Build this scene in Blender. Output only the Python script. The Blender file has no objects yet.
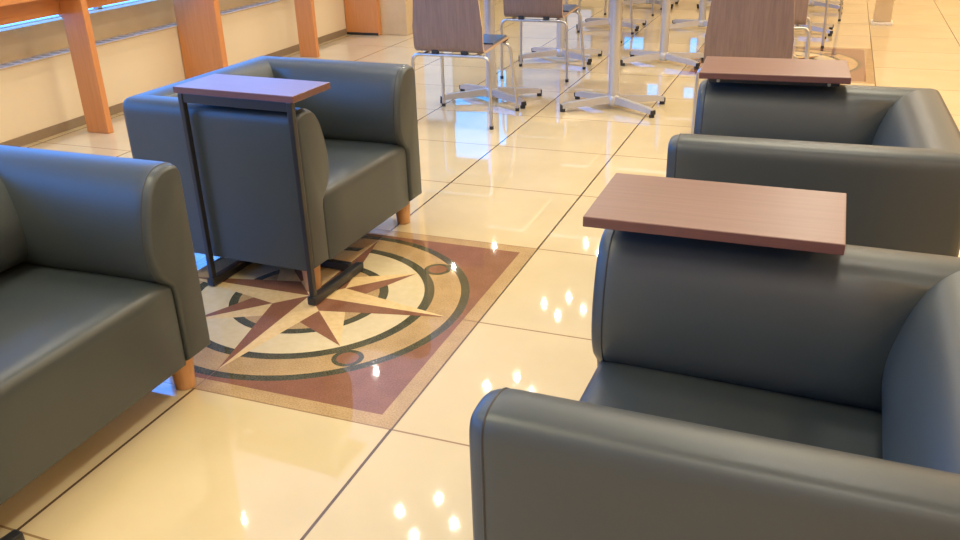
import bpy, bmesh, math, random
from mathutils import Vector, Matrix
random.seed(4)
S = 0.6                      # one floor tile is 0.6 m; all measures below are in tiles
C = bpy.context.scene.collection
scene = bpy.context.scene
PI = math.pi

# ------------------------------------------------------------------ materials
def new_mat(name):
    m = bpy.data.materials.new(name); m.use_nodes = True
    nt = m.node_tree
    return m, nt, nt.nodes['Principled BSDF']

def setp(b, **k):
    names = dict(color='Base Color', rough='Roughness', metal='Metallic', ior='IOR', spec='Specular IOR Level',
                 coat='Coat Weight', coatr='Coat Roughness')
    for q, v in k.items():
        if q == 'color' and len(v) == 3: v = (*v, 1)
        b.inputs[names[q]].default_value = v

def plain(name, color, rough=.5, var=.06, scale=40, bump=0, bscale=400, **k):
    m, nt, b = new_mat(name); setp(b, color=color, rough=rough, **k)
    tc = nt.nodes.new('ShaderNodeTexCoord')
    n = nt.nodes.new('ShaderNodeTexNoise'); n.inputs['Scale'].default_value = scale; n.inputs['Detail'].default_value = 4
    nt.links.new(tc.outputs['Object'], n.inputs['Vector'])
    r = nt.nodes.new('ShaderNodeValToRGB')
    r.color_ramp.elements[0].position = .25; r.color_ramp.elements[1].position = .75
    r.color_ramp.elements[0].color = (*[c*(1-var) for c in color], 1)
    r.color_ramp.elements[1].color = (*[min(1, c*(1+var)) for c in color], 1)
    nt.links.new(n.outputs['Fac'], r.inputs['Fac']); nt.links.new(r.outputs['Color'], b.inputs['Base Color'])
    if bump:
        n2 = nt.nodes.new('ShaderNodeTexNoise'); n2.inputs['Scale'].default_value = bscale
        nt.links.new(tc.outputs['Object'], n2.inputs['Vector'])
        bp = nt.nodes.new('ShaderNodeBump'); bp.inputs['Strength'].default_value = bump; bp.inputs['Distance'].default_value = .001
        nt.links.new(n2.outputs['Fac'], bp.inputs['Height']); nt.links.new(bp.outputs['Normal'], b.inputs['Normal'])
    return m

def wood(name, c1, c2, stretch, rough=.4, **k):
    """grain runs along the axis whose stretch value is small"""
    m, nt, b = new_mat(name); setp(b, color=c1, rough=rough, **k)
    tc = nt.nodes.new('ShaderNodeTexCoord'); mp = nt.nodes.new('ShaderNodeMapping')
    mp.inputs['Scale'].default_value = stretch
    n = nt.nodes.new('ShaderNodeTexNoise'); n.inputs['Scale'].default_value = 1; n.inputs['Detail'].default_value = 6
    n.inputs['Roughness'].default_value = .65
    r = nt.nodes.new('ShaderNodeValToRGB')
    r.color_ramp.elements[0].position = .3; r.color_ramp.elements[1].position = .7
    r.color_ramp.elements[0].color = (*c1, 1); r.color_ramp.elements[1].color = (*c2, 1)
    nt.links.new(tc.outputs['Object'], mp.inputs['Vector']); nt.links.new(mp.outputs['Vector'], n.inputs['Vector'])
    nt.links.new(n.outputs['Fac'], r.inputs['Fac']); nt.links.new(r.outputs['Color'], b.inputs['Base Color'])
    return m

def granite(name, c1, c2, scale=220):
    m, nt, b = new_mat(name); setp(b, color=c1, rough=FLOOR_ROUGH, ior=FLOOR_IOR)
    tc = nt.nodes.new('ShaderNodeTexCoord')
    n = nt.nodes.new('ShaderNodeTexNoise'); n.inputs['Scale'].default_value = scale; n.inputs['Detail'].default_value = 3
    v = nt.nodes.new('ShaderNodeTexNoise'); v.inputs['Scale'].default_value = 14
    mx = nt.nodes.new('ShaderNodeMath'); mx.operation = 'MULTIPLY_ADD'; mx.inputs[1].default_value = .3
    ad = nt.nodes.new('ShaderNodeMath'); ad.operation = 'MULTIPLY'; ad.inputs[1].default_value = .7
    nt.links.new(tc.outputs['Object'], n.inputs['Vector']); nt.links.new(tc.outputs['Object'], v.inputs['Vector'])
    nt.links.new(n.outputs['Fac'], ad.inputs[0]); nt.links.new(v.outputs['Fac'], mx.inputs[0]); nt.links.new(ad.outputs[0], mx.inputs[2])
    r = nt.nodes.new('ShaderNodeValToRGB')
    r.color_ramp.elements[0].position = .36; r.color_ramp.elements[1].position = .66
    r.color_ramp.elements[0].color = (*c1, 1); r.color_ramp.elements[1].color = (*c2, 1)
    nt.links.new(mx.outputs[0], r.inputs['Fac']); nt.links.new(r.outputs['Color'], b.inputs['Base Color'])
    return m

FLOOR_ROUGH, FLOOR_IOR = .03, 2.0

def floor_material():
    m, nt, b = new_mat('polished_cream_tile'); setp(b, rough=FLOOR_ROUGH, ior=FLOOR_IOR)
    tc = nt.nodes.new('ShaderNodeTexCoord')
    sx = nt.nodes.new('ShaderNodeSeparateXYZ'); nt.links.new(tc.outputs['Object'], sx.inputs[0])
    def M(op, a, bb=None):
        n = nt.nodes.new('ShaderNodeMath'); n.operation = op
        for i, v in enumerate((a, bb)):
            if v is None: continue
            if isinstance(v, (int, float)): n.inputs[i].default_value = v
            else: nt.links.new(v, n.inputs[i])
        return n.outputs[0]
    def line(out, half):
        f = M('FRACT', M('ADD', M('DIVIDE', out, S), 100.5))      # joints sit at whole tiles
        return M('LESS_THAN', M('ABSOLUTE', M('SUBTRACT', f, .5)), half)
    gx, gy = line(sx.outputs['X'], .0065), line(sx.outputs['Y'], .005)
    n = nt.nodes.new('ShaderNodeTexNoise'); n.inputs['Scale'].default_value = 3.5; n.inputs['Detail'].default_value = 6
    nt.links.new(tc.outputs['Object'], n.inputs['Vector'])
    r = nt.nodes.new('ShaderNodeValToRGB')
    r.color_ramp.elements[0].position = .3; r.color_ramp.elements[1].position = .72
    r.color_ramp.elements[0].color = (.59, .477, .272, 1); r.color_ramp.elements[1].color = (.645, .527, .312, 1)
    nt.links.new(n.outputs['Fac'], r.inputs['Fac'])
    m1 = nt.nodes.new('ShaderNodeMixRGB'); m1.inputs['Color2'].default_value = (.30, .19, .09, 1)
    nt.links.new(gy, m1.inputs['Fac']); nt.links.new(r.outputs['Color'], m1.inputs['Color1'])
    m2 = nt.nodes.new('ShaderNodeMixRGB'); m2.inputs['Color2'].default_value = (.11, .07, .04, 1)
    nt.links.new(gx, m2.inputs['Fac']); nt.links.new(m1.outputs['Color'], m2.inputs['Color1'])
    nt.links.new(m2.outputs['Color'], b.inputs['Base Color'])
    return m

def glow(name, color, strength):
    m, nt, b = new_mat(name); setp(b, color=(.02, .02, .02), rough=.2)
    b.inputs['Emission Color'].default_value = (*color, 1); b.inputs['Emission Strength'].default_value = strength
    return m

M_FLOOR = floor_material()
M_LEATHER = plain('dark_leatherette', (.039, .048, .049), .40, var=.05, scale=6, bump=.12, bscale=900, ior=1.55)
M_PIPING = plain('leatherette_piping', (.03, .032, .034), .45)
M_BEECH = wood('beech_leg', (.44, .22, .085), (.56, .30, .125), (60, 60, 8), .35)
M_WALNUT = wood('walnut_laminate', (.165, .085, .062), (.205, .11, .082), (3, 110, 110), .36)
M_WALNUT_EDGE = wood('walnut_edge', (.105, .045, .038), (.14, .06, .05), (3, 90, 90), .4)
M_BLACK = plain('black_steel', (.018, .019, .021), .35)
M_CHAIRPLY = wood('walnut_plywood', (.165, .105, .08), (.23, .15, .115), (110, 110, 5), .42)
M_PLYEDGE = wood('plywood_edge', (.46, .31, .20), (.54, .38, .26), (40, 40, 200), .5)
M_SEATPAD = plain('dark_seat_vinyl', (.055, .085, .15), .3, scale=30)  # blue of the window reflection is put into the base colour
M_CHROME = plain('satin_steel', (.52, .51, .49), .3, var=.03, metal=1.0)
M_BASE = plain('silver_painted_base', (.56, .56, .56), .3, var=.0, metal=.55)
M_RUBBER = plain('black_rubber', (.02, .02, .02), .6)
M_TOPWHITE = plain('pale_tabletop', (.70, .66, .60), .35)
M_ORANGE = wood('orange_counter_wood', (.55, .215, .065), (.63, .26, .085), (60, 60, 4), .38)
M_ORANGE_H = wood('orange_counter_wood_lengthwise', (.55, .215, .065), (.63, .26, .085), (60, 4, 60), .38)
M_CREAM = plain('cream_wall_panel', (.74, .62, .43), .55, var=.02, scale=2)
M_TAN = plain('tan_stone_sill', (.60, .46, .28), .7, var=.08, scale=5)
M_SLOT = plain('sill_grille', (.40, .29, .16), .6)
M_BASEBD = plain('taupe_baseboard', (.25, .18, .11), .5)
M_COLUMN = plain('beige_stone_column', (.58, .43, .25), .4, var=.08, scale=8)
M_WALL = plain('warm_white_wall', (.72, .60, .42), .7, var=.02, scale=2)
M_CEIL = plain('warm_white_ceiling', (.80, .72, .58), .8, var=.02, scale=2)
M_FRAME = plain('grey_window_frame', (.35, .36, .38), .4)
M_SKY = glow('bright_daylight_pane', (.06, .30, 1.0), 6.8)
M_PALE = glow('pale_daylight_pane', (.62, .72, 1.0), .85)
M_CYAN = glow('clear_sky_pane', (.0, .38, 1.0), 3.2)
M_RED = granite('red_granite', (.19, .083, .045), (.29, .13, .075))
M_GTAN = granite('tan_granite', (.35, .225, .10), (.54, .37, .18))
M_GREEN = granite('dark_green_granite', (.055, .052, .028), (.10, .095, .055))
M_MCREAM = granite('cream_marble', (.62, .51, .30), (.67, .56, .345), 40)
M_STAR = granite('yellow_cream_marble', (.68, .48, .22), (.77, .57, .29), 60)
M_SEAM = plain('mosaic_seam', (.14, .07, .04), .4)

# ------------------------------------------------------------------ mesh helpers (tile units)
def obj(name, bm, mats, parent=None, smooth=None):
    bmesh.ops.scale(bm, vec=(S, S, S), verts=bm.verts)
    bmesh.ops.recalc_face_normals(bm, faces=bm.faces)
    me = bpy.data.meshes.new(name); bm.to_mesh(me); bm.free()
    for m in (mats if isinstance(mats, (list, tuple)) else [mats]): me.materials.append(m)
    if smooth is not None:
        for p in me.polygons: p.use_smooth = True
        me.set_sharp_from_angle(angle=math.radians(smooth))
    o = bpy.data.objects.new(name, me); C.objects.link(o)
    if parent: o.parent = parent
    return o

def thing(name, label, cat, loc=(0, 0, 0), rz=0, group=None):
    o = bpy.data.objects.new(name, None); C.objects.link(o)
    o.empty_display_size = .1
    o.location = Vector(loc)*S; o.rotation_euler = (0, 0, rz)
    return tag(o, label, cat, group)

def tag(o, label, cat, group=None):
    o['label'] = label; o['category'] = cat
    if group: o['group'] = group
    return o

def struct(name, bm, mats, smooth=None):
    o = obj(name, bm, mats, None, smooth); o['kind'] = 'structure'; return o

def dup(root, loc, rz, label):
    r = root.copy(); C.objects.link(r)
    r.location = Vector(loc)*S; r.rotation_euler = (0, 0, rz); r['label'] = label
    for ch in list(root.children):
        c = ch.copy(); C.objects.link(c); c.parent = r
        for g in list(ch.children):
            d = g.copy(); C.objects.link(d); d.parent = c
    return r

def box(bm, x0, x1, y0, y1, z0, z1, bevel=0, mi=0, seg=2):
    vs = [bm.verts.new((x, y, z)) for x in (x0, x1) for y in (y0, y1) for z in (z0, z1)]
    idx = [(0, 1, 3, 2), (4, 6, 7, 5), (0, 4, 5, 1), (2, 3, 7, 6), (0, 2, 6, 4), (1, 5, 7, 3)]
    fs = [bm.faces.new([vs[i] for i in q]) for q in idx]
    for f in fs: f.material_index = mi
    if bevel:
        es = list({e for f in fs for e in f.edges})
        bmesh.ops.bevel(bm, geom=es, offset=bevel, segments=seg, affect='EDGES', profile=.6)
    return bm

def nbox(*a, **k): return box(bmesh.new(), *a, **k)

def rings(bm, loops, cap=True, mi=0, closed=True):
    """skin a list of equally long vertex loops"""
    R = [[bm.verts.new(v) for v in L] for L in loops]
    n = len(R[0])
    for a, b in zip(R, R[1:]):
        for i in range(n if closed else n-1):
            j = (i+1) % n
            f = bm.faces.new((a[i], a[j], b[j], b[i])); f.material_index = mi
    if cap:
        for q in (R[0], R[-1]):
            f = bm.faces.new(q); f.material_index = mi
    return R

def tube(bm, pts, r, seg=10, mi=0, cap=True, radii=None):
    pts = [Vector(q) for q in pts]
    loops = []; up = None
    for i, q in enumerate(pts):
        t = (pts[min(i+1, len(pts)-1)] - pts[max(i-1, 0)]).normalized()
        if up is None:
            up = Vector((0, 0, 1)) if abs(t.z) < .9 else Vector((1, 0, 0))
        n = (up - t*up.dot(t)).normalized(); up = n; bn = t.cross(n)
        rr = radii[i] if radii else r
        loops.append([q + (n*math.cos(2*PI*k/seg) + bn*math.sin(2*PI*k/seg))*rr for k in range(seg)])
    rings(bm, loops, cap, mi)
    return bm

def fillet(pts, rad, n=5):
    """round the inner corners of a polyline"""
    pts = [Vector(q) for q in pts]; out = [pts[0]]
    for a, b, c in zip(pts, pts[1:], pts[2:]):
        u = (a-b).normalized(); v = (c-b).normalized()
        r = min(rad, (a-b).length*.49, (c-b).length*.49)
        p0, p2 = b+u*r, b+v*r
        for k in range(n+1):
            t = k/n; out.append(p0*(1-t)**2 + b*2*t*(1-t) + p2*t*t)
    out.append(pts[-1]); return out

def inset2(poly, d):
    """inset a counter-clockwise 2-D polygon by d along its vertex normals"""
    out = []; n = len(poly)
    for i in range(n):
        a, b, c = Vector(poly[i-1]), Vector(poly[i]), Vector(poly[(i+1) % n])
        e1 = (b-a).normalized(); e2 = (c-b).normalized()
        n1 = Vector((-e1.y, e1.x)); n2 = Vector((-e2.y, e2.x))
        m = (n1+n2); m = m.normalized() if m.length > 1e-6 else n1
        k = d/max(.5, m.dot(n1))
        out.append((b.x+m.x*k, b.y+m.y*k))
    return out

# ------------------------------------------------------------------ armchair
CW, CD, CH, CB = 1.31, 1.22, 1.03, .165      # width, depth, height, underside
def arm_profile():
    ctl = [(0, CB), (0, .94), (.0015, .972), (.007, .998), (.019, 1.018), (.042, 1.03), (.085, 1.035), (.13, 1.03), (.175, 1.008), (.215, .955),
           (.245, .87), (.266, .76), (.264, .66), (.24, .59), (.205, .548), (.178, .52), (.172, .49), (.172, CB)]
    return ctl
def smooth_curve(pts, lo, hi, sub=3):
    """Catmull-Rom through pts[lo:hi]"""
    out = list(pts[:lo+1])
    for i in range(lo, hi):
        p0, p1, p2, p3 = [Vector(pts[max(lo, min(hi, j))]) for j in (i-1, i, i+1, i+2)]
        for k in range(1, sub+1):
            t = k/sub
            q = .5*((2*p1)+(p2-p0)*t+(2*p0-5*p1+4*p2-p3)*t*t+(3*p1-p0-3*p2+p3)*t*t*t)
            out.append((q.x, q.y))
    return out + list(pts[hi+1:])
PROFILE = smooth_curve(arm_profile(), 1, 15)     # (inward offset, height)
RC = .06                                          # rear corner radius

BT = .05                                          # how much thicker the back is than the arms
def corner_pt(w, a):
    """plan position of a profile point of inward offset w at sweep angle a (0 = arm, 90 = back) round the rear right corner"""
    if w >= RC: return (-CD + w + BT*min(1, (w-RC)/(.266-RC)), w)
    r = RC-w
    return (-CD+RC - r*math.sin(a), RC - r*math.cos(a))

def arm_mesh(far):
    bm = bmesh.new(); loops = []
    R, RX = .026, .075
    P = [(w, z) for w, z in PROFILE]
    # the profile is listed clockwise seen from the front with w to the right; reverse for inset2
    ccw = P[::-1]
    for k in range(7):
        a = (PI/2)*k/6
        q = inset2(ccw, R*(1-math.sin(a)))[::-1]
        loops.append([(-RX*(1-math.cos(a)), w, z) for w, z in q])
    for x in (-.12, -.3, -.55, -.8):
        loops.append([(x, w, z) for w, z in P])
    for a in (0, PI/16, PI/8, 3*PI/16, PI/4):
        L = []
        for w, z in P:
            x, y = corner_pt(w, a); L.append((x, y, z))
        loops.append(L)
    if far: loops = [[(x, CW-y, z) for x, y, z in L] for L in loops]
    rings(bm, loops)
    bmesh.ops.remove_doubles(bm, verts=bm.verts, dist=1e-5)
    return bm

def back_mesh():
    bm = bmesh.new(); loops = []; P = PROFILE
    A = (PI/4, 5*PI/16, 3*PI/8, 7*PI/16, PI/2)
    for a in A: loops.append([(*corner_pt(w, a), z) for w, z in P])
    for y in (.4, .655, .91): loops.append([(corner_pt(w, PI/2)[0], y, z) for w, z in P])
    for a in A[::-1]: loops.append([(corner_pt(w, a)[0], CW-corner_pt(w, a)[1], z) for w, z in P])
    rings(bm, loops)
    bmesh.ops.remove_doubles(bm, verts=bm.verts, dist=1e-5)
    return bm

def seat_mesh():
    bm = bmesh.new()
    fx = -.012; SB = -CD+.2
    prof = [(fx, CB), (fx, .50), (fx-.003, .525), (fx-.014, .548), (fx-.035, .562), (fx-.08, .567), (-.3, .566), (-.6, .555), (SB, .54), (SB, CB)]
    loops = []
    y0, y1 = .176, CW-.176
    for y, d in ((y0, .012), (y0+.004, .004), (y0+.012, 0), (y0+.2, -.004), ((y0+y1)/2, -.008), (y1-.2, -.004), (y1-.012, 0), (y1-.004, .004), (y1, .012)):
        L = []
        for i, (x, z) in enumerate(prof):
            if d > 0:
                x2, z2 = x-(d if x > -.4 else 0), z-(d if z > .3 else 0)
            else:
                x2, z2 = x, z-(d if 4 < i < 9 else 0)
            L.append((x2, y, z2))
        loops.append(L)
    rings(bm, loops)
    return bm

def piping_mesh(far):
    bm = bmesh.new()
    q = inset2(PROFILE[::-1], .004)[::-1]
    pts = [(-.040, (CW-w if far else w), z) for w, z in q]
    tube(bm, pts, .004, 6)
    return bm

def leg_mesh():
    bm = bmesh.new()
    zs = [(0, .040), (.004, .045), (CB-.005, .056), (CB, .056)]
    rings(bm, [[(r*math.cos(2*PI*k/24), r*math.sin(2*PI*k/24), z) for k in range(24)] for z, r in zs])
    return bm

def make_armchair(label, loc, rz):
    t = thing('armchair', label, 'armchair', loc, rz, 'dark leatherette tub armchairs')
    obj('seat', seat_mesh(), M_LEATHER, t, 40)
    obj('backrest', back_mesh(), M_LEATHER, t, 50)
    for far in (False, True):
        a = obj('armrest', arm_mesh(far), M_LEATHER, t, 50)
        obj('piping', piping_mesh(far), M_PIPING, a, 60)
    for x in (-.105, -CD+.11):
        for y in (.115, CW-.115):
            l = obj('leg', leg_mesh(), M_BEECH, t, 40); l.location = Vector((x, y, 0))*S
            l['label'] = 'tapered beech leg'
    return t

def R(d): return math.radians(d)
armA = make_armchair('dark armchair standing on the compass mosaic, seat facing right', (-.93, .965, .001), R(-2.2))
BT, CW = .27, 1.45
armB = make_armchair('dark armchair cut off at the left edge, nearest on the left', (-.948, .122-CW, 0), 0)
BT, CW = .05, 1.31
armB.scale.z = 1.02
armC = dup(armA, (.875, .12, 0), R(179), 'largest dark armchair, in the right foreground, its near arm filling the lower right corner')
armC.scale.z = .985
a4 = R(181.7)
dup(armA, (.858, 2.365, 0), a4, 'dark armchair at the right behind the largest armchair, below the cafe chairs').scale.z = .985
armA.scale.x = .96

# ------------------------------------------------------------------ side tables
def make_side_table(label, loc, rz, depth=.46, Z=1.14, cb=.44, plate=.14):
    """local frame: x along the long edge (0..0.745), post side at y=0, top reaches over the arm towards +y"""
    L, T = .75, .034
    t = thing('side_table', label, 'side table', loc, rz, 'side tables reaching over armchair arms')
    bm = bmesh.new(); box(bm, 0, L, 0, depth, Z-T, Z, .004)
    for f in bm.faces:
        f.material_index = 0 if f.normal.z > .8 or f.calc_center_median().z > Z-.002 else 1
    o = obj('tabletop', bm, [M_WALNUT, M_WALNUT_EDGE], t); o['label'] = 'walnut laminate tabletop'
    obj('support_rail', nbox(.03, L-.03, .008, .045, Z-T-.05, Z-T, .004), M_BLACK, t)
    obj('support_plate', nbox(.05, L-.05, .045, depth-plate, Z-T-.022, Z-T, .004), M_BLACK, t)
    for x in ((.10, L-.10) if plate < .1 else ()):
        sc = obj('screw', tube(bmesh.new(), [(x, depth-.032, Z-T-.011), (x, depth-.018, Z-T-.011)], .009, 10), M_CHROME, t, 40)
        sc['label'] = 'pale metal screw head'
    for x in (.014, L-.054):
        obj('post', nbox(x+.006, x+.036, .002, .034, .045, Z-T, .005), M_BLACK, t)
        obj('foot_rail', nbox(x-.004, x+.044, -.01, .50, .004, .052, .008), M_BLACK, t)
    obj('cross_bar', nbox(.079, L-.079, cb, cb+.044, .006, .05, .006), M_BLACK, t)
    return t

make_side_table('walnut topped side table over the near arm of the armchair on the mosaic', (-1.635, .935, .001), R(-3), .33, 1.14)
make_side_table('large walnut topped side table in front, over the far arm of the largest armchair', (1.612, .21, 0), PI, .445, 1.133)
make_side_table('walnut topped side table over the rear right armchair, below the cafe chair back', (1.605, 2.545, 0), R(183), .45, 1.105, .44, .03)
make_side_table('side table at the lower left corner, only its black steel foot showing', (-1.712, -1.43, 0), R(-8), .45, 1.14, .40)

# ------------------------------------------------------------------ cafe chairs
def make_cafe_chair(label, loc, rz):
    """origin on the floor between the rear feet, the sitter faces +y"""
    t = thing('cafe_chair', label, 'chair', loc, rz, 'walnut cafe chairs at the tables')
    def shell_side(path, th):
        n = len(path); out = []
        for i in range(n):
            a, b = Vector(path[max(0, i-1)]), Vector(path[min(n-1, i+1)])
            d = (b-a).normalized(); out.append((path[i][0]-d.y*th, path[i][1]+d.x*th))
        return out
    # side line of the one-piece shell, front lip to top of back: (y, z)
    line = fillet([(.66, .655, 0), (.63, .715, 0), (.30, .70, 0), (-.015, .685, 0), (-.025, .86, 0), (-.045, 1.36, 0)], .055, 6)
    line = [(q.x, q.y) for q in line]
    def half(i):                                   # half width along the shell, rounded ends
        s = i/(len(line)-1)
        w = .323+.006*s
        e = min(s, 1-s)
        return w - (.05*(1-min(1, e/.05))**2)
    split = max(i for i, q in enumerate(line) if q[1] < .70 or q[0] > .1)-3
    th = .022
    upper = shell_side(line, th)
    def part(i0, i1, name, mats, parent):
        bm = bmesh.new(); loops = []
        for i in range(i0, i1+1):
            w = half(i); (y0, z0), (y1, z1) = line[i], upper[i]
            loops.append([(-w, y0, z0), (w, y0, z0), (w, y1, z1), (-w, y1, z1)])
        Rr = rings(bm, loops)
        for f in bm.faces:
            c = f.calc_center_median(); n = len(f.verts)
            xs = [abs(v.co.x) for v in f.verts]
            f.material_index = 1 if (all(v.co.x > 0 for v in f.verts) or all(v.co.x < 0 for v in f.verts)) else 0
        for f in (bm.faces[-1], bm.faces[-2]) if False else []: pass
        return obj(name, bm, mats, parent, 35)
    part(0, split, 'seat', [M_CHAIRPLY, M_PLYEDGE], t)
    part(split, len(line)-1, 'backrest', [M_CHAIRPLY, M_PLYEDGE], t)
    # dark vinyl pad on the seat
    bm = bmesh.new(); loops = []
    for i in range(2, split-1):
        w = half(i)-.012; (y1, z1) = line[i]
        d = .014
        loops.append([(-w, y1, z1+.0005), (w, y1, z1+.0005), (w-.008, y1, z1+d), (-w+.008, y1, z1+d)])
    rings(bm, loops)
    pd = obj('seat_pad', bm, M_SEATPAD, t, 35); pd['label'] = 'dark vinyl seat pad, blue window reflection in its colour'
    r = .0155
    def u_leg(y, yfoot, ztop, wf, wt, name):
        for s in (-1, 1):
            pts = fillet([(0, y, ztop), (s*wt, y, ztop), (s*wf, yfoot, .012)], .075, 7)
            l = obj(name, tube(bmesh.new(), pts, r, 10), M_CHROME, t, 50)
            f = obj('foot_cap', tube(bmesh.new(), [(s*wf, yfoot, 0), (s*wf, yfoot, .03)], r+.004, 10), M_RUBBER, l, 50)
            f['label'] = 'black foot cap'
    u_leg(0, 0, .64, .375, .365, 'rear_leg')
    u_leg(.60, .68, .655, .385, .345, 'front_leg')
    for s in (-1, 1):
        obj('side_rail', tube(bmesh.new(), [(s*.25, .0, .645), (s*.25, .60, .66)], r*.8, 8), M_CHROME, t, 50)
        obj('mounting_block', nbox(s*.14-.03, s*.14+.03, -.022, .022, .652, .69, .005), M_RUBBER, t)
    return t

G = 'walnut cafe chairs at the tables'
ch = make_cafe_chair('walnut cafe chair nearest on the left, seen from behind, beside the mosaic armchair', (-1.598, 4.47, 0), 0)
dup(ch, (-1.475, 6.48, 0), 0, 'second walnut cafe chair of the left row, behind the nearest one')
dup(ch, (-1.43, 8.88, 0), 0, 'third cafe chair of the left row, only its steel legs in view')
dup(ch, (-1.46, 11.22, 0), 0, 'farthest cafe chair of the left row, only a steel leg at the top edge')
dup(ch, (.925, 4.45, 0), 0, 'large walnut chair back right above the rear side table')
dup(ch, (.945, 6.5, 0), 0, 'walnut cafe chair mostly hidden behind the large chair back on the right')
dup(ch, (1.06, 9.02, 0), 0, 'cafe chair of the right row, one steel leg showing past the hidden chair')
dup(ch, (1.23, 11.2, 0), 0, 'farthest cafe chair of the right row, near the top edge')

# ------------------------------------------------------------------ cafe tables
def make_cafe_table(label, loc, rz):
    t = thing('cafe_table', label, 'table', loc, rz, 'cafe tables with silver pedestal bases')
    obj('tabletop', nbox(-.5, .5, -.5, .5, 1.16, 1.20, .008), M_TOPWHITE, t)
    obj('pole', tube(bmesh.new(), [(0, 0, .05), (0, 0, 1.16)], .05, 20), M_BASE, t, 50)
    obj('hub', tube(bmesh.new(), [(0, 0, .03), (0, 0, .05), (0, 0, .115), (0, 0, .125)], .06, 20, radii=[.05, .062, .062, .052]), M_BASE, t, 50)
    for sx in (-1, 1):
        for sy in (-1, 1):
            tip = Vector((sx*.435, sy*.27, 0)); d = tip.normalized(); n = Vector((-d.y, d.x, 0))
            bm = bmesh.new(); loops = []
            for s, hw, z0, z1 in ((.03, .036, .05, .12), (.2, .034, .045, .105), (.45, .031, .036, .085), (tip.length, .028, .032, .07)):
                c = d*s
                loops.append([c-n*hw+Vector((0, 0, z0)), c+n*hw+Vector((0, 0, z0)), c+n*hw*.8+Vector((0, 0, z1)), c-n*hw*.8+Vector((0, 0, z1))])
            rings(bm, loops)
            a = obj('base_arm', bm, M_BASE, t)
            e = bmesh.new(); c = d*(tip.length-.012)
            tube(e, [c, c+Vector((0, 0, .034))], .026, 12)
            loops = []
            for s, g in ((tip.length-.004, .004), (tip.length+.008, .004)):
                c2 = d*s
                loops.append([c2-n*.03+Vector((0, 0, .026)), c2+n*.03+Vector((0, 0, .026)), c2+n*.026+Vector((0, 0, .066)), c2-n*.026+Vector((0, 0, .066))])
            rings(e, loops)
            f = obj('foot_cap', e, M_RUBBER, a, 50); f['label'] = 'black foot cap'
    return t

tb = make_cafe_table('cafe table base of the left row beside the nearest cafe chair', (-1.62, 5.53, 0), 0)
dup(tb, (-1.53, 7.70, 0), 0, 'second cafe table base of the left row, by the second cafe chair')
dup(tb, (-1.47, 10.1, 0), 0, 'third cafe table base of the left row, behind the second')
dup(tb, (-1.38, 12.35, 0), 0, 'farthest cafe table base of the left row at the top edge')
dup(tb, (-.36, 5.50, 0), 0, 'nearest cafe table base of the middle row, standing free in the open aisle')
dup(tb, (-.285, 7.73, 0), 0, 'second cafe table base of the middle row, left of the large chair back')
dup(tb, (-.20, 10.2, 0), 0, 'third table base of the middle row, at the large chair back upper left corner')
dup(tb, (-.10, 12.4, 0), 0, 'farthest cafe table base of the middle row at the top edge')
dup(tb, (1.08, 10.2, 0), 0, 'table base right of the large chair back, one black foot beside thin chair legs')
dup(tb, (1.18, 12.45, 0), 0, 'farthest cafe table base on the right, one foot showing near the top edge')

# slim stand on the right
t = thing('post_stand', 'slim beige post on a pale foot at the top edge right of the chairs', 'stand', (2.16, 11.1, 0))
obj('post', nbox(-.115, .115, -.05, .05, .03, 1.9, .01), M_COLUMN, t)
obj('foot_plate', nbox(-.14, .14, -.16, .16, 0, .03, .008), M_TOPWHITE, t)

# ------------------------------------------------------------------ compass mosaics let into the floor
def mosaic():
    mats = [M_GTAN, M_RED, M_GREEN, M_MCREAM, M_SEAM]
    bm = bmesh.new(); z = [.0001]
    def poly(pts, mi):
        f = bm.faces.new([bm.verts.new((x, y, z[0])) for x, y in pts]); f.material_index = mi
    def sq(h, mi): poly([(-h, -h), (h, -h), (h, h), (-h, h)], mi)
    def disc(r, mi, cx=0, cy=0, n=128):
        poly([(cx+r*math.cos(2*PI*k/n), cy+r*math.sin(2*PI*k/n)) for k in range(n)], mi)
    def up(): z[0] += .0001
    # outer seam, border, red field
    sq(.997, 0); up(); sq(.915, 1); up()
    disc(.885, 2); up(); disc(.838, 0); up(); disc(.69, 2); up(); disc(.635, 3); up()
    disc(.435, 2); up(); disc(.385, 0); up()
    for k in range(4):
        a = PI/4+k*PI/2
        disc(.078, 2, .76*math.cos(a), .76*math.sin(a), 40)
    up()
    for k in range(4):
        a = PI/4+k*PI/2
        disc(.054, 1, .76*math.cos(a), .76*math.sin(a), 40)
    # joints of the four floor slabs under it
    poly([(-.002, -.997), (.002, -.997), (.002, .997), (-.002, .997)], 4)
    poly([(-.997, -.002), (.997, -.002), (.997, .002), (-.997, .002)], 4); up()
    def star(n0, tip, val, base):
        for k in range(4):
            a = n0+k*PI/2
            T = (tip*math.cos(a), tip*math.sin(a))
            for s, mi in ((-1, 1), (1, 5)):           # clockwise half dark, the other cream
                b = a+s*base[1]; V = (base[0]*math.cos(b), base[0]*math.sin(b))
                O = (val*math.cos(a), val*math.sin(a))
                poly([O, V, T] if s < 0 else [O, T, V], mi)
    star(PI/4, .63, .06, (.30, math.radians(25))); up()
    star(0, .826, 0, (.205, PI/4))
    for v in bm.verts: pass
    return bm
m1 = obj('compass_mosaic', mosaic(), [M_GTAN, M_RED, M_GREEN, M_MCREAM, M_SEAM, M_STAR])
m1.location = Vector((-1, 1, 0))*S
tag(m1, 'square stone compass mosaic in the floor under the left armchair', 'floor mosaic', 'compass mosaics set in the floor')
m2 = m1.copy(); C.objects.link(m2); m2.location = Vector((1, 8.12, 0))*S
m2['label'] = 'far stone mosaic in the floor, its corner showing behind the rear side table'

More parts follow.
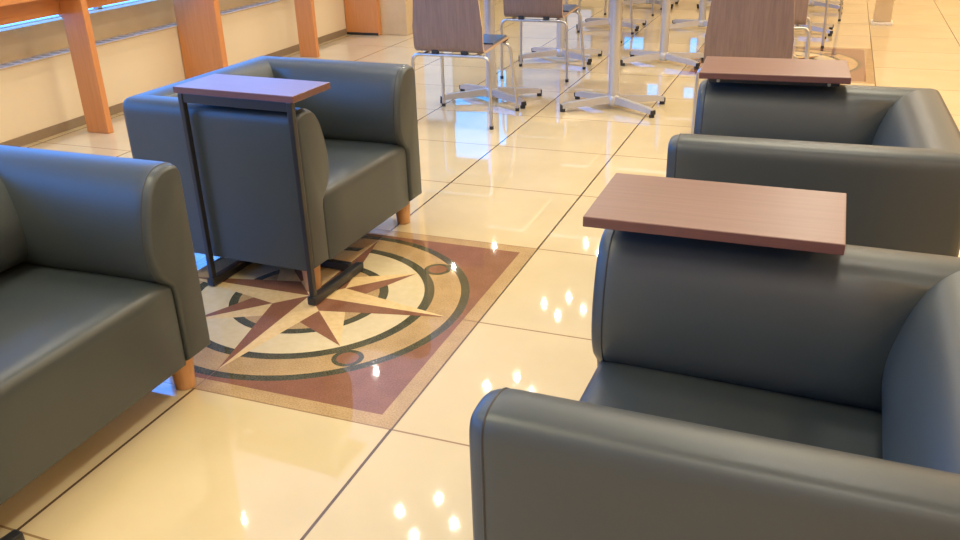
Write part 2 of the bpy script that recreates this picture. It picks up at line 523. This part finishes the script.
# ------------------------------------------------------------------ counter along the left windows
t = thing('window_counter', 'orange wooden counter along the left windows on panel legs', 'counter', (-4.85, 3.4, 0))
def cobj(name, x0, x1, y0, y1, z0, z1, mat, bev=.006):
    return obj(name, nbox(x0+4.85, x1+4.85, y0-3.4, y1-3.4, z0, z1, bev), mat, t)
cobj('countertop', -5.08, -4.58, .3, 8.82, 1.252, 1.31, M_ORANGE_H, .01)
cobj('apron', -4.88, -4.85, .3, 8.76, 1.07, 1.252, M_ORANGE_H)
for y in (3.39, 7.10):
    l = cobj('leg', -4.85, -4.60, y, y+.07, 0, 1.252, M_ORANGE, .008)
    bm = bmesh.new()                              # rounded gusset between leg and apron
    pts = [(-4.845, 1.25), (-4.845, .98)]
    pts += [(-4.845-.10*(1-math.cos(a)) , 1.07-.10*(1-math.sin(a))) for a in [k*PI/16 for k in range(9)]]
    loops = [[(x+4.85, yy-3.4, zz) for x, zz in ((-4.845, 1.24), (-4.845, .97), (-4.855, 1.02), (-4.875, 1.05), (-4.93, 1.07), (-4.93, 1.24))] for yy in (y+.01, y+.06)]
    rings(bm, loops); obj('gusset', bm, M_ORANGE, t)
for y in (1.55, 5.14, 8.76):
    cobj('side_panel', -5.09, -4.56, y, y+.09, .0, 1.252, M_ORANGE, .008)
k = cobj('kick_strip', -5.08, -4.57, 8.748, 8.76, 0, .035, M_BLACK, .002); k['label'] = 'black kick strip'

# ------------------------------------------------------------------ the room
X0, X1, Y0, Y1, H = -5.1, 8.5, -8.0, 16.5, 4.6
XF = -9.5                                        # the hall widens beyond the column
struct('floor', nbox(XF-.2, X1+.2, Y0-.2, Y1+.2, -.2, 0), M_FLOOR)
struct('ceiling', nbox(XF-.2, X1+.2, Y0-.2, Y1+.2, H, H+.2), M_CEIL)
bm = bmesh.new()
box(bm, X0-.3, X0, Y0, 8.86, 0, .675, mi=0)      # cream panel under the sill
box(bm, X0-.5, X0-.2, Y0, 8.86, .675, .95, mi=1)  # tan upstand
box(bm, X0-.5, X0-.2, Y0, 8.86, 3.7, H, mi=2)    # lintel
struct('wall_left', bm, [M_CREAM, M_TAN, M_WALL])
struct('baseboard_left', nbox(X0, X0+.012, Y0, 8.76, 0, .085, .003), M_BASEBD)
bm = bmesh.new()
box(bm, X0-.2, X0+.012, Y0, 8.86, .675, .69, .003)
for i in range(150):
    y = Y0+.3+i*.11
    if y < 8.7: box(bm, X0-.13, X0-.02, y, y+.035, .69, .694, mi=1)
struct('trim_1', bm, [M_TAN, M_SLOT])
struct('trim_2', nbox(-4.57, -4.15, 8.855, 9.35, 0, H, .01), M_COLUMN)
bm = bmesh.new()                                 # window band on the left
y = Y0; n = 0
while y < 8.7:
    y2 = min(y+1.78, 8.86)
    box(bm, X0-.42, X0-.40, y+.03, y2-.03, .95, 3.7, mi=0)
    box(bm, X0-.46, X0-.34, y-.03, y+.03, .95, 3.7, mi=1)
    y = y2
box(bm, X0-.46, X0-.34, Y0, 8.86, .95, .958, mi=1)
struct('window_1', bm, [M_SKY, M_FRAME])
struct('wall_return', nbox(XF, -4.6, 8.86, 9.1, 0, H), M_WALL)
struct('wall_far_left', nbox(XF-.2, XF, 8.86, Y1, 0, H), M_WALL)
struct('wall_right', nbox(X1, X1+.2, Y0, Y1, 0, H), M_WALL)
struct('wall_near', nbox(X0-.5, X1, Y0-.2, Y0, 0, H), M_WALL)
# far wall with windows
FWIN = [(-8.6, -6.75, .9, 3.4, 1), (-6.75, -5.83, 2.75, 4.3, 2), (-5.6, -5.4, 2.1, 3.9, 2), (-5.0, -3.4, .7, 2.7, 1), (-2.65, -2.2, 1.25, 1.5, 2), (-1.23, -.95, 1.22, 1.6, 2),
        (-2.1, -1.85, 2.22, 2.5, 2), (-1.3, -1.03, 2.28, 2.5, 2)]
struct('wall_back', nbox(XF, X1, Y1, Y1+.2, 0, H), M_WALL)
for i, (a, b, z0, z1, kind) in enumerate(FWIN):
    bm = bmesh.new()
    box(bm, a, b, Y1-.03, Y1-.015, z0, z1, mi=0)
    for q in ((a-.04, a, z0-.04, z1+.04), (b, b+.04, z0-.04, z1+.04), (a, b, z0-.04, z0), (a, b, z1, z1+.04)):
        box(bm, q[0], q[1], Y1-.05, Y1, q[2], q[3], mi=1)
    struct('window_%d' % (i+2), bm, [M_PALE if kind == 1 else M_CYAN, M_FRAME])

# ------------------------------------------------------------------ ceiling lamps and added fill panels
def lamp(x, y, size, power, color):
    L = bpy.data.lights.new('ceiling_lamp', 'AREA'); L.shape = 'DISK'; L.size = size*S
    L.energy = power; L.color = color
    o = bpy.data.objects.new('ceiling_lamp', L); C.objects.link(o); o.location = Vector((x, y, H-.02))*S
def panel(x, y, sx, sy, power, color):  # added fill light below the ceiling, not a fitting of the room
    L = bpy.data.lights.new('fill_panel', 'AREA'); L.shape = 'RECTANGLE'; L.size = sx*S; L.size_y = sy*S
    L.energy = power; L.color = color
    o = bpy.data.objects.new('fill_panel', L); C.objects.link(o); o.location = Vector((x, y, H-.02))*S
WARM = (1.0, .93, .78)
panel(1.0, 4.3, 2.6, 1.8, 45, (1.0, .93, .66)); panel(3.6, 13, 4.0, 3.2, 60, (1.0, .78, .48))  # added fills, out of view, for warm sheen on the right arm tops
for cy in (1.6, 4.39, 7.22, 9.96, 12.7):
    for dx, ddy in ((-.34, 0), (.34, 0), (0, .34), (0, -.34)):
        lamp(-2.1+dx, cy+ddy, .052, 4.5, WARM)
for x, y in ((-4.12, 12.06), (-4.14, 7.08), (-4.5, 10.9), (-4.09, 3.65)): lamp(x, y, .052, 4.5, WARM)
for x in (1.6, 4.6, 7.2):
    for y in (-6, -2.8, 1.0, 4.4, 8.2, 12): lamp(x, y, .5, 16 if x < 3 else 20, WARM if x < 3 else (1.0, .68, .36))
lamp(-2.3, -5.5, .5, 20, WARM)
panel(-1.2, -1.8, 1.8, 1.8, 46, (1.0, .93, .62))  # added fill, out of view, warms the inner back of the front right armchair

# ------------------------------------------------------------------ world and camera
w = bpy.data.worlds.new('world'); scene.world = w; w.use_nodes = True
w.node_tree.nodes['Background'].inputs['Color'].default_value = (.5, .6, .8, 1)
w.node_tree.nodes['Background'].inputs['Strength'].default_value = .3

f, yaw, pit, roll = 8.70838624e+02, 3.83172249e-01, 4.28293630e-01, -3.22681007e-02
cy_, sy_, cp, sp = math.cos(yaw), math.sin(yaw), math.cos(pit), math.sin(pit)
fw = Vector((-sy_*cp, cy_*cp, -sp)); rt = Vector((cy_, sy_, 0)); uu = rt.cross(fw)
r2 = math.cos(roll)*rt+math.sin(roll)*uu; u2 = -math.sin(roll)*rt+math.cos(roll)*uu
cam = bpy.data.cameras.new('camera'); co = bpy.data.objects.new('camera', cam); C.objects.link(co)
mat = Matrix((r2, u2, -fw)).transposed().to_4x4()
mat.translation = Vector((1.49682388, -2.66468212, 2.10117244))*S
co.matrix_world = mat
cam.sensor_width = 36; cam.lens = 36*f/960; cam.clip_start = .02
scene.camera = co

vs = scene.view_settings
scene.display_settings.display_device = 'sRGB'
vs.view_transform = 'Standard'; vs.look = 'None'; vs.gamma = 1; vs.exposure = -.10; vs.use_curve_mapping = False
scene.cycles.use_denoising = True
scene.cycles.max_bounces = 10
scene.cycles.sample_clamp_indirect = 6
